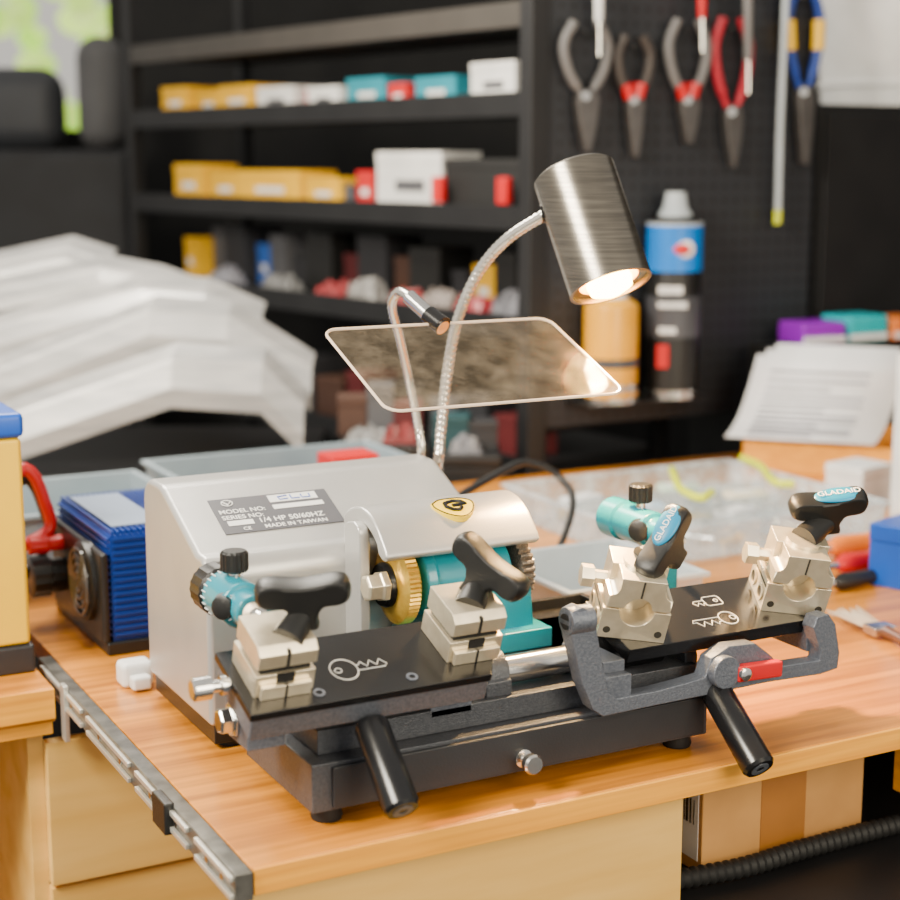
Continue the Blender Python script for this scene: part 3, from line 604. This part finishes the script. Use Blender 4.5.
MB(OM).ball((.9,0,0),(2.6,0,0),(0,2.0,0),(0,0,1.0)).build('can_emblem',white,o)
MB(OM).ball((1.1,0,.3),(1.9,0,0),(0,1.3,0),(0,0,.85)).build('can_emblem',red,o)
for zz,w0,w1,hh in ((-7.0,-2.6,1.6,1.3),(-9.6,-2.6,2.4,.9),(-14.0,-2.4,.6,1.0),(-18.5,-2.6,-.6,4.0)):
    MB(OM).box(w0,w1,zz-hh/2,zz+hh/2,.3,r*.19+.12).build('can_print',white if hh<3 else red,o)
can(610,284,54,'yellow aerosol can with grey lower band beside the taller can',(mat('can_yellow',(.92,.42,.0),rough=.3),white,((.0,.05,steel),(.30,.38,mat('can_grey',(0,0,0))),(.1,.16,steel))))
# pliers
def P3(u,v,y=PY-2): return ony(u,v,y)
def pliers(lab,u,v0,vj,v1,w,mh,mt,tip=4):
    o=thing('pliers',lab,'pliers',P3(u,v1),'pliers hanging on the pegboard')
    for s in (-1,1):
        P=[P3(u+s*w*.55,v0),P3(u+s*w*1.0,v0+(vj-v0)*.3),P3(u+s*w*.8,v0+(vj-v0)*.65),P3(u+s*w*.25,vj-4),P3(u,vj)]
        pp=resample(spline(P),.5); n=len(pp)
        MB().tube(pp,[.85 if i<n*.8 else .6 for i in range(n)],10).build('handle',mh,o)
    pts=[(-w*.35,vj-6),(w*.35,vj-6),(w*.5,vj+4),(w*.38,vj+(v1-vj)*.5),(tip*.6,v1),(-tip*.6,v1),(-w*.38,vj+(v1-vj)*.5),(-w*.5,vj+4)]
    MB().prism([(P3(u+a,b).x,P3(u+a,b).z) for a,b in pts],'y',PY-3,PY-1.2).build('jaws',mt,o,bev=.15)
    MB().cyl(P3(u,vj,PY-3.4),P3(u,vj,PY-2.8),.8,n=18).build('pivot',steel,o)
    MB().cyl(P3(u,v0+10,PY-4.2),P3(u,v0+10,PY),.3,n=8).build('peg_hook',blackm,o)
    return o
gm=mat('tool_steel',(.20,.19,.185),(.13,.12,.115),rough=.38,metal=.8)
hgry=mat('handle_grey_brown',(.17,.165,.165),rough=.5)
pliers('grey-handled pliers, first from the left on the pegboard',586,22,96,152,22,hgry,gm)
q2=pliers('black-handled pliers with red collar, second from the left',634,36,100,157,16,mat('handle_charcoal',(.06,.05,.045),rough=.5),gm)
q3=pliers('grey pliers with red grips, third from the left',688,20,100,144,19,hgry,gm)
pliers('long-nose pliers with red handles, fourth from the left',732,18,112,168,17,mat('handle_red',(.45,.01,.03),rough=.45),gm,tip=2)
q5=pliers('blue and yellow handled pliers at the pegboard right end',804,-12,92,164,16,mat('handle_blue',(.01,.05,.32),rough=.4),gm)
for q,u in ((q2,634),(q3,688)):
    for s in (-1,1): MB().cyl(P3(u+s*7,84,PY-2.3),P3(u+s*4,98,PY-2.3),1.1,n=12).build('red_sleeve',red,q)
for s in (-1,1): MB().cyl(P3(804+s*15,20,PY-2),P3(804+s*14,50,PY-2),1.15,n=12).build('yellow_sleeve',yel,q5)
for u,mm,lab,vb in ((599,white,'white-handled screwdriver hanging top left on the pegboard',22),(702,red,'red-handled screwdriver hanging top middle on the pegboard',18),(748,hgry,'pale grey-handled screwdriver hanging above the red pliers',60)):
    o=thing('hanging_screwdriver',lab,'screwdriver',P3(u,vb,PY-4)); 
    MB().cyl(P3(u,-20,PY-4.5),P3(u,vb,PY-4.5),.9,.7,n=14).build('handle',mm,o); MB().cyl(P3(u,vb,PY-4.5),P3(u,vb+34,PY-4.5),.25,n=8).build('shank',steel,o)
    MB().cyl(P3(u,-6,PY-5),P3(u,-6,PY),.3,n=8).build('peg_hook',blackm,o)
wr=thing('white_rod','long thin white rod with green tip hanging on the pegboard','rod',P3(778,222,PY-2.5))
MB().tube(spline([P3(786,-10,PY-3),P3(783,60,PY-3),P3(780,130,PY-3),P3(778,210,PY-3)],6),.6,8).build('rod',gt2,wr); MB().cyl(P3(778,210,PY-3),P3(777,224,PY-3),.7,n=10).build('rod_tip',lime,wr)
MB().cyl(P3(785,4,PY-3),P3(785,4,PY),.3,n=8).build('peg_hook',blackm,wr)
cbx=pgx1+3; cztop=ony(860,106,PY+8).z
bc_=thing('black_cabinet','tall black steel cabinet right of the pegboard','cabinet',(cbx+22,PY+18,-78))
MB().box(cbx,cbx+60,PY+2,PY+40,-78,cztop).build('cabinet_body',blackm,bc_,bev=.3)
MB().box(cbx+1,cbx+29,PY+1.2,PY+2,-70,cztop-2).build('cabinet_door',blackm,bc_,bev=.2)
bk=ony(872,104,PY+18); bko=V((bk.x+3,PY+20,cztop))
o=thing('white_bucket','white plastic bucket standing on the black cabinet','bucket',bko)
MB().lathe(bko,Z,[(0,10.5),(.4,11),(4,11.4),(4.2,12),(5,12),(5.2,11.5),(24,13.2)],40).build('bucket_body',white,o)
MB().lathe(bko,Z,[(24,13.6),(25.5,13.8),(26,13)],40).build('bucket_lid',white,o)
# ================================================================== SHELVING UNIT
A=pt(530,200,285); A.z=0; Bp=pt(138,200,400); Bp.z=0
SX=(Bp-A).normalized(); SY=V((-SX.y,SX.x,0)); 
if SY.dot(HD)<0: SY=-SY
SLn=(Bp-A).length
def sframe(z=0): return Matrix(((SX.x,SY.x,0,A.x),(SX.y,SY.y,0,A.y),(0,0,1,z),(0,0,0,1)))
def sp_(u,v=150): p=onpl(u,v,A,SY); return (p-A).dot(SX),p.z
za=sp_(520,8)[1]; zb=sp_(500,99)[1]; zc=sp_(500,212)[1]; zd=sp_(480,318)[1]; ze=zd-26
su=thing('shelving_unit','black steel shelving unit with loaded shelves in the background','shelving',A+SX*SLn/2+Z*-78)
for z in (za,zb,zc,zd,ze):
    MB(sframe()).box(0,SLn,0,34,z-2.2,z-.05).box(0,SLn,-.8,0,z-3.2,z+1.2).build('shelf_board',mat('shelf_edge',(.05,.044,.038),rough=.5) if z==za else blackm,su,bev=.1)
for s0 in (-3,SLn): 
    for y in (-1,31): MB(sframe()).box(s0,s0+3,y,y+3,-78,112).build('shelf_post',blackm,su,bev=.1)
MB(sframe()).box(-2.6,-.2,2,31,zc-40,112).build('side_sheet',blackm,su)
CC={'yellow':(.90,.48,.0),'white':(.8,.79,.76),'red':(.62,.01,.012),'teal':(.01,.26,.34),'blue':(.02,.12,.5),'grey':(.09,.09,.10),'black':(.01,.01,.01),'brown':(.07,.03,.018),'orange':(.6,.14,.01),'green':(.02,.20,.08),'dark grey':(.022,.022,.026),'dark red':(.10,.008,.01),'dark teal':(.006,.05,.06)}
NTH=['first','second','third','fourth','fifth','sixth','seventh','eighth','ninth','tenth','eleventh','twelfth','thirteenth','fourteenth','fifteenth','sixteenth']
def row(z,items,where,cat='box',tilt=0):
    for i,(u0,u1,hp,c,d0) in enumerate(items):
        s1,_=sp_(u0); s0,_=sp_(u1); s0+=.3; s1-=.3
        D=((A+SX*(s0+s1)/2)-CAM).dot(FW); h=hp*D/FP
        M=sframe()@T((s0,d0+1.5,z))@Matrix.Rotation(random.uniform(-tilt,tilt),4,'Z'); r=thing('shelf_carton','%s carton, %s from the left, on the %s'%(c,NTH[i],where),cat,M.translation,'cartons on the '+where)
        w=s1-s0; dp=10; mm=mat('card_'+c,CC[c],rough=.6); m2=mat('card_white',CC['white'],rough=.6) if c in('yellow','red','teal','blue') else mat('card_grey',CC['grey'],rough=.6)
        MB(M).box(0,w,0,dp,0,h*.8).build('carton_body',mm,r,bev=.15)
        MB(M).box(-.1,w+.1,-.1,dp+.1,h*.8,h).build('carton_lid',mm,r,bev=.1)
        if c not in ('black','dark grey','brown','dark red','dark teal'): MB(M).box(w*.25,w*.7,-.12,0,h*.3,h*.5).build('carton_label',m2,r)
row(zb,[(156,180,26,'yellow',1),(182,208,21,'yellow',2),(210,245,25,'yellow',1),(250,285,22,'white',1),(288,298,18,'red',3),(300,330,20,'white',1),(333,372,27,'teal',2),(376,398,20,'red',1),(402,446,25,'teal',1),(458,505,36,'white',1)],'upper shelf',tilt=.06)
row(zc,[(165,192,34,'yellow',1),(196,226,28,'yellow',2),(230,290,31,'yellow',1),(293,330,26,'yellow',1),(333,342,20,'grey',1),(345,363,34,'red',1),(367,432,54,'white',1),(436,510,50,'black',1)],'middle shelf',tilt=.05)
row(zd,[(146,158,40,'yellow',8),(162,176,52,'grey',11),(180,204,56,'dark grey',9),(207,222,40,'blue',11),(226,244,52,'grey',9),(248,262,34,'dark grey',10),(266,290,58,'black',9),(294,312,40,'dark red',11),(316,345,62,'dark grey',9),(350,366,44,'brown',10),(370,398,56,'black',9),(402,418,36,'dark grey',11),(424,445,44,'yellow',11),(451,474,60,'black',9),(478,508,44,'dark red',10)],'lower shelf',tilt=.12)
row(ze,[(160,185,44,'grey',1),(190,215,36,'brown',1),(220,244,52,'dark grey',1),(250,272,40,'dark teal',1),(278,300,56,'dark grey',1),(304,330,40,'brown',1),(335,352,52,'dark red',1),(358,384,46,'dark grey',1),(390,412,54,'black',1),(418,446,44,'grey',1),(452,478,56,'dark grey',1),(482,508,40,'dark red',1)],'bottom shelf',tilt=.12)
rn=random.Random(5)
def packet(M,wd,dp,hh):   # crumpled flat packet: jittered pillow with creased top
    b=MB(M); nx,ny=9,5; vs=[];fs=[]
    for s in (0,1):
        for j in range(ny+1):
            for i in range(nx+1):
                x=(i/nx*2-1); y=(j/ny*2-1); e=max(0,(1-abs(x)**3)*(1-abs(y)**3))**.5
                z=0 if s==0 else .25+hh*e*(.65+rn.uniform(-.35,.35))
                vs.append((x*wd*(1+rn.uniform(-.05,.05)),y*dp,z))
    K=(nx+1)*(ny+1)
    for j in range(ny):
        for i in range(nx):
            a=j*(nx+1)+i; fs.append((a,a+nx+1,a+nx+2,a+1)); fs.append((K+a,K+a+1,K+a+nx+2,K+a+nx+1))
    rim=[i for i in range(nx+1)]+[j*(nx+1)+nx for j in range(1,ny+1)]+[ny*(nx+1)+i for i in range(nx-1,-1,-1)]+[j*(nx+1) for j in range(ny-1,0,-1)]
    for a,c in zip(rim,rim[1:]+rim[:1]): fs.append((a,c,K+c,K+a))
    return b.add(vs,fs)
for u,wd,hh,c,lab in ((316,5,4.0,(.16,.02,.022),'small crumpled dark red bag on the lower shelf, left of the grey one'),(348,6,5.5,(.12,.115,.11),'crumpled grey bag on the lower shelf left of the magnifier neck'),(390,5,3.8,(.20,.035,.035),'flat crumpled brick-red bag in the middle of the lower shelf'),(424,5,5.0,(.13,.11,.10),'crumpled beige-grey bag in the middle of the lower shelf'),(458,5,4.2,(.17,.015,.02),'crumpled red bag near the right end of the lower shelf'),(494,5,5.5,(.08,.08,.09),'crumpled charcoal bag at the right end of the lower shelf'),(262,6,4.4,(.08,.08,.08),'crumpled dark bag at the left of the lower shelf'),(205,6,5.0,(.13,.13,.15),'crumpled pale grey bag at the far left of the lower shelf')):
    s0,_=sp_(u); M=sframe()@T((s0,4.6,zd+.02)); 
    tag(packet(M,wd,3.2,hh).build('crumpled_bag',mat('bag%d'%u,c,tuple(x*2.4 for x in c),rough=.32,scale=(40,40,40)),flat=True),lab,'bag')
for k,u in enumerate((440,506)):
    s0,_=sp_(u); M=sframe()@T((s0,-1.0,zc+1.3)); 
    tag(MB(M).box(-1.6,1.6,-.1,1.5,0,5).build('red_latch_block',red,bev=.4),['red latch block on the black carton, nearer the white carton','red latch block on the black carton, at its right end'][k],'latch block')
def hbox(name,lab,cat,u0,u1,D0,D1,z0,z1,m,m2):
    a=pt(u0,300,D0); b=pt(u1,300,D0); M=frame(V((a.x,a.y,0)),RT,HD); w=(b-a).dot(RT); d=D1-D0
    r=thing(name,lab,cat,(M@V((w/2,d/2,z0)))); MB(M).box(0,w,0,d,z0,z1-2).build('crate_body',m,r,bev=.5); MB(M).box(-.4,w+.4,-.4,d+.4,z1-2,z1).build('crate_lid',m2,r,bev=.4); return r
hbox('black_chest','large black chest under the bent silver panels','chest',-90,300,262,312,-78,1.0,blackm,blackm)
hbox('storage_crate','dark grey crate between the silver panels and the pegboard','crate',338,425,262,280,-78,6,blackm,plast)
hbox('storage_crate','low black crate left of the pegboard post','crate',436,500,264,276,-78,4,blackm,blackm)
for i,(u,sx,sy,hh,c,lab) in enumerate(((352,5,4,7,'brown','small brown box on the dark grey crate'),(380,4.5,4.5,9,'grey','grey upright box on the dark grey crate'),(407,5,4,6,'dark red','dark red box on the dark grey crate'),(452,6,5,6,'dark teal','dark teal box on the low black crate'),(480,6,5,5,'dark grey','dark grey box on the low black crate'))):
    c0=pt(u,300,274 if i<3 else 271); c0.z=6 if i<3 else 4
    pbox('clutter_box',lab,'box',c0,sx,sy,hh,mat('card_'+c,CC[c],rough=.6),mat('card_'+c,CC[c]),random.uniform(-.6,-.4),'boxes piled on the crates')
for u,D,zz,wd,c,lab in ((366,266,6,3.6,(.13,.13,.13),'crumpled clear-grey packet at the front of the dark grey crate'),(400,266,6,3.2,(.12,.02,.02),'crumpled red packet at the front of the dark grey crate'),(466,267,4,2.8,(.10,.10,.11),'crumpled grey packet at the front of the low black crate')):
    c0=pt(u,300,D); M=frame(V((c0.x,c0.y,zz+.02)),RT,HD)
    tag(packet(M,wd,2.0,3.2).build('crumpled_packet',mat('pk%d'%u,c,tuple(x*2.2 for x in c),rough=.25,scale=(60,60,60)),flat=True),lab,'packet')
# bent silver panels
def bent(pts,D0,D1,h,lab):
    n=len(pts); P=[pt(u,v,D0+(D1-D0)*i/(n-1)) for i,(u,v) in enumerate(pts)]
    sec=[(6.4,1.8),(0,0),(-.3,-.7),(-2.4,-h*.6),(-2.6,-h)]; vs=[];fs=[]; k=len(sec)
    for p in P:
        for a,b in sec: vs.append(p+HD*a+Z*b)
    for j in range(len(P)-1):
        for i in range(k-1): fs.append((j*k+i,j*k+i+1,(j+1)*k+i+1,(j+1)*k+i))
    o=MB().add(vs,fs).build('bent_metal_panel',sheet,solid=.2,flat=True); tag(o,lab,'metal panel','bent silver panels')
bent([(-50,440),(15,412),(172,358),(262,364),(304,406)],265,269,8,'bent silver metal panel, frontmost and lowest of the stack')
bent([(-60,398),(0,368),(150,309),(228,315),(312,368)],274,278,7.2,'bent silver metal panel, second from the front of the stack')
bent([(-60,346),(0,325),(140,286),(205,291),(262,316)],283,286,5.6,'bent silver metal panel, third from the front of the stack')
bent([(-60,304),(0,288),(100,267),(158,278),(205,295)],292,294,4.0,'bent silver metal panel, fourth from the front of the stack')
bent([(-60,275),(0,261),(66,247),(110,261)],301,303,3.0,'bent silver metal panel, rearmost and highest of the stack')
# dark seat shapes top left
st=thing('vehicle_seat','dark grey vehicle seat back at the top left','seat',pt(60,240,430)-Z*40)
sm=mat('dark_upholstery',(.010,.011,.014),(.007,.007,.009),rough=.7)
def rb(u0,u1,v0,v1,D,name,m,bev=3):
    a=pt(u0,v0,D); b=pt(u1,v1,D); M=frame(V((a.x,a.y,0)),RT,HD); w=(b-a).dot(RT); return MB(M).box(0,w,0,14,b.z,a.z).build(name,m,st,bev=bev,seg=4)
rb(-60,128,150,420,420,'seat_back',sm); rb(-60,58,66,152,436,'head_rest',mat('dark_blue_grey',(.03,.033,.04),rough=.6),7); rb(70,118,34,150,428,'side_bolster',mat('grey_upholstery',(.09,.09,.095),rough=.7),6)
tm=mat('glow_foliage',(.45,.72,.08),(1.0,1.0,.62),rough=.8,scale=(1,1,1),ramp=(.4,.6),emit=.9)  # leaves emit light themselves, standing in for sunshine on the crown
tre=thing('tree','green tree with painted sun glow outside beyond the vehicle','tree',pt(40,300,1200)); 
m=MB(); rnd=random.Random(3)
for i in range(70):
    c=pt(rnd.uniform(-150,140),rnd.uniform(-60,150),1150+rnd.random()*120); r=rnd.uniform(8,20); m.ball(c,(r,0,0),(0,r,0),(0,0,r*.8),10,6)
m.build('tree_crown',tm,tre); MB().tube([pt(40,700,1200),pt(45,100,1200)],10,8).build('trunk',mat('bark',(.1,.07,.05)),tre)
# ================================================================== SHELL
def st_(name,b,m): 
    o=b.build(name,m); o['kind']='structure'; return o
wbk=mat('dark_wall',(.005,.005,.006),(.008,.008,.008),rough=.8)
a=pt(118,300,520); b_=pt(1150,300,520)
M=frame(V((a.x,a.y,0)),RT,HD); st_('wall_back',MB(M).box(0,(b_-a).dot(RT),0,6,-78,150),wbk)
a=pt(-160,300,470); M=frame(V((a.x,a.y,0)),RT,HD)
st_('wall_left',MB(M).box(-60,(pt(120,300,470)-a).dot(RT),0,4,-78,pt(60,130,470).z),wbk)
st_('wall_right',MB().box(262,266,-60,330,-78,150),wbk)
st_('floor',MB().box(-250,262,-200,520,-80,-78),mat('dark_floor',(.02,.019,.018),(.03,.028,.026),rough=.8))
# ================================================================== LIGHTS
w=bpy.data.worlds.new('world'); bpy.context.scene.world=w; w.use_nodes=True
bg=w.node_tree.nodes['Background']; bg.inputs[0].default_value=(1,.95,.86,1); bg.inputs[1].default_value=.75
def area(name,loc,target,size,power,col):
    l=bpy.data.lights.new(name,'AREA'); l.size=size; l.energy=power; l.color=col; o=bpy.data.objects.new(name,l); COL.objects.link(o)
    o.location=V(loc)*S; o.rotation_euler=(V(target)-V(loc)).to_track_quat('-Z','Y').to_euler(); return o
area('daylight_key',(-140,-10,150),(30,20,5),.7,120,(1,.91,.75))
area('daylight_fill',(60,-200,100),(40,10,0),1.2,56,(1,.87,.64))
area('daylight_back',(20,150,150),(50,60,0),.7,60,(1,.92,.78))
sl=bpy.data.lights.new('lamp_light','SPOT'); sl.energy=46; sl.color=(1,.60,.24); sl.spot_size=math.radians(120); sl.spot_blend=.7; sl.shadow_soft_size=.015
so=bpy.data.objects.new('lamp_light',sl); COL.objects.link(so); so.location=(LT+LD*(Lh+1.2))*S; so.rotation_euler=LD.to_track_quat('-Z','Y').to_euler()
# ================================================================== CAMERA
cd=bpy.data.cameras.new('camera'); cd.sensor_width=36; cd.sensor_fit='HORIZONTAL'; cd.lens=36*FP/900; cd.clip_start=.05; cd.clip_end=100
cd.dof.use_dof=True; cd.dof.focus_distance=1.44; cd.dof.aperture_fstop=3.8
co=bpy.data.objects.new('camera',cd); COL.objects.link(co); co.location=CAM*S
co.rotation_euler=FW.to_track_quat('-Z','Y').to_euler()
bpy.context.scene.camera=co
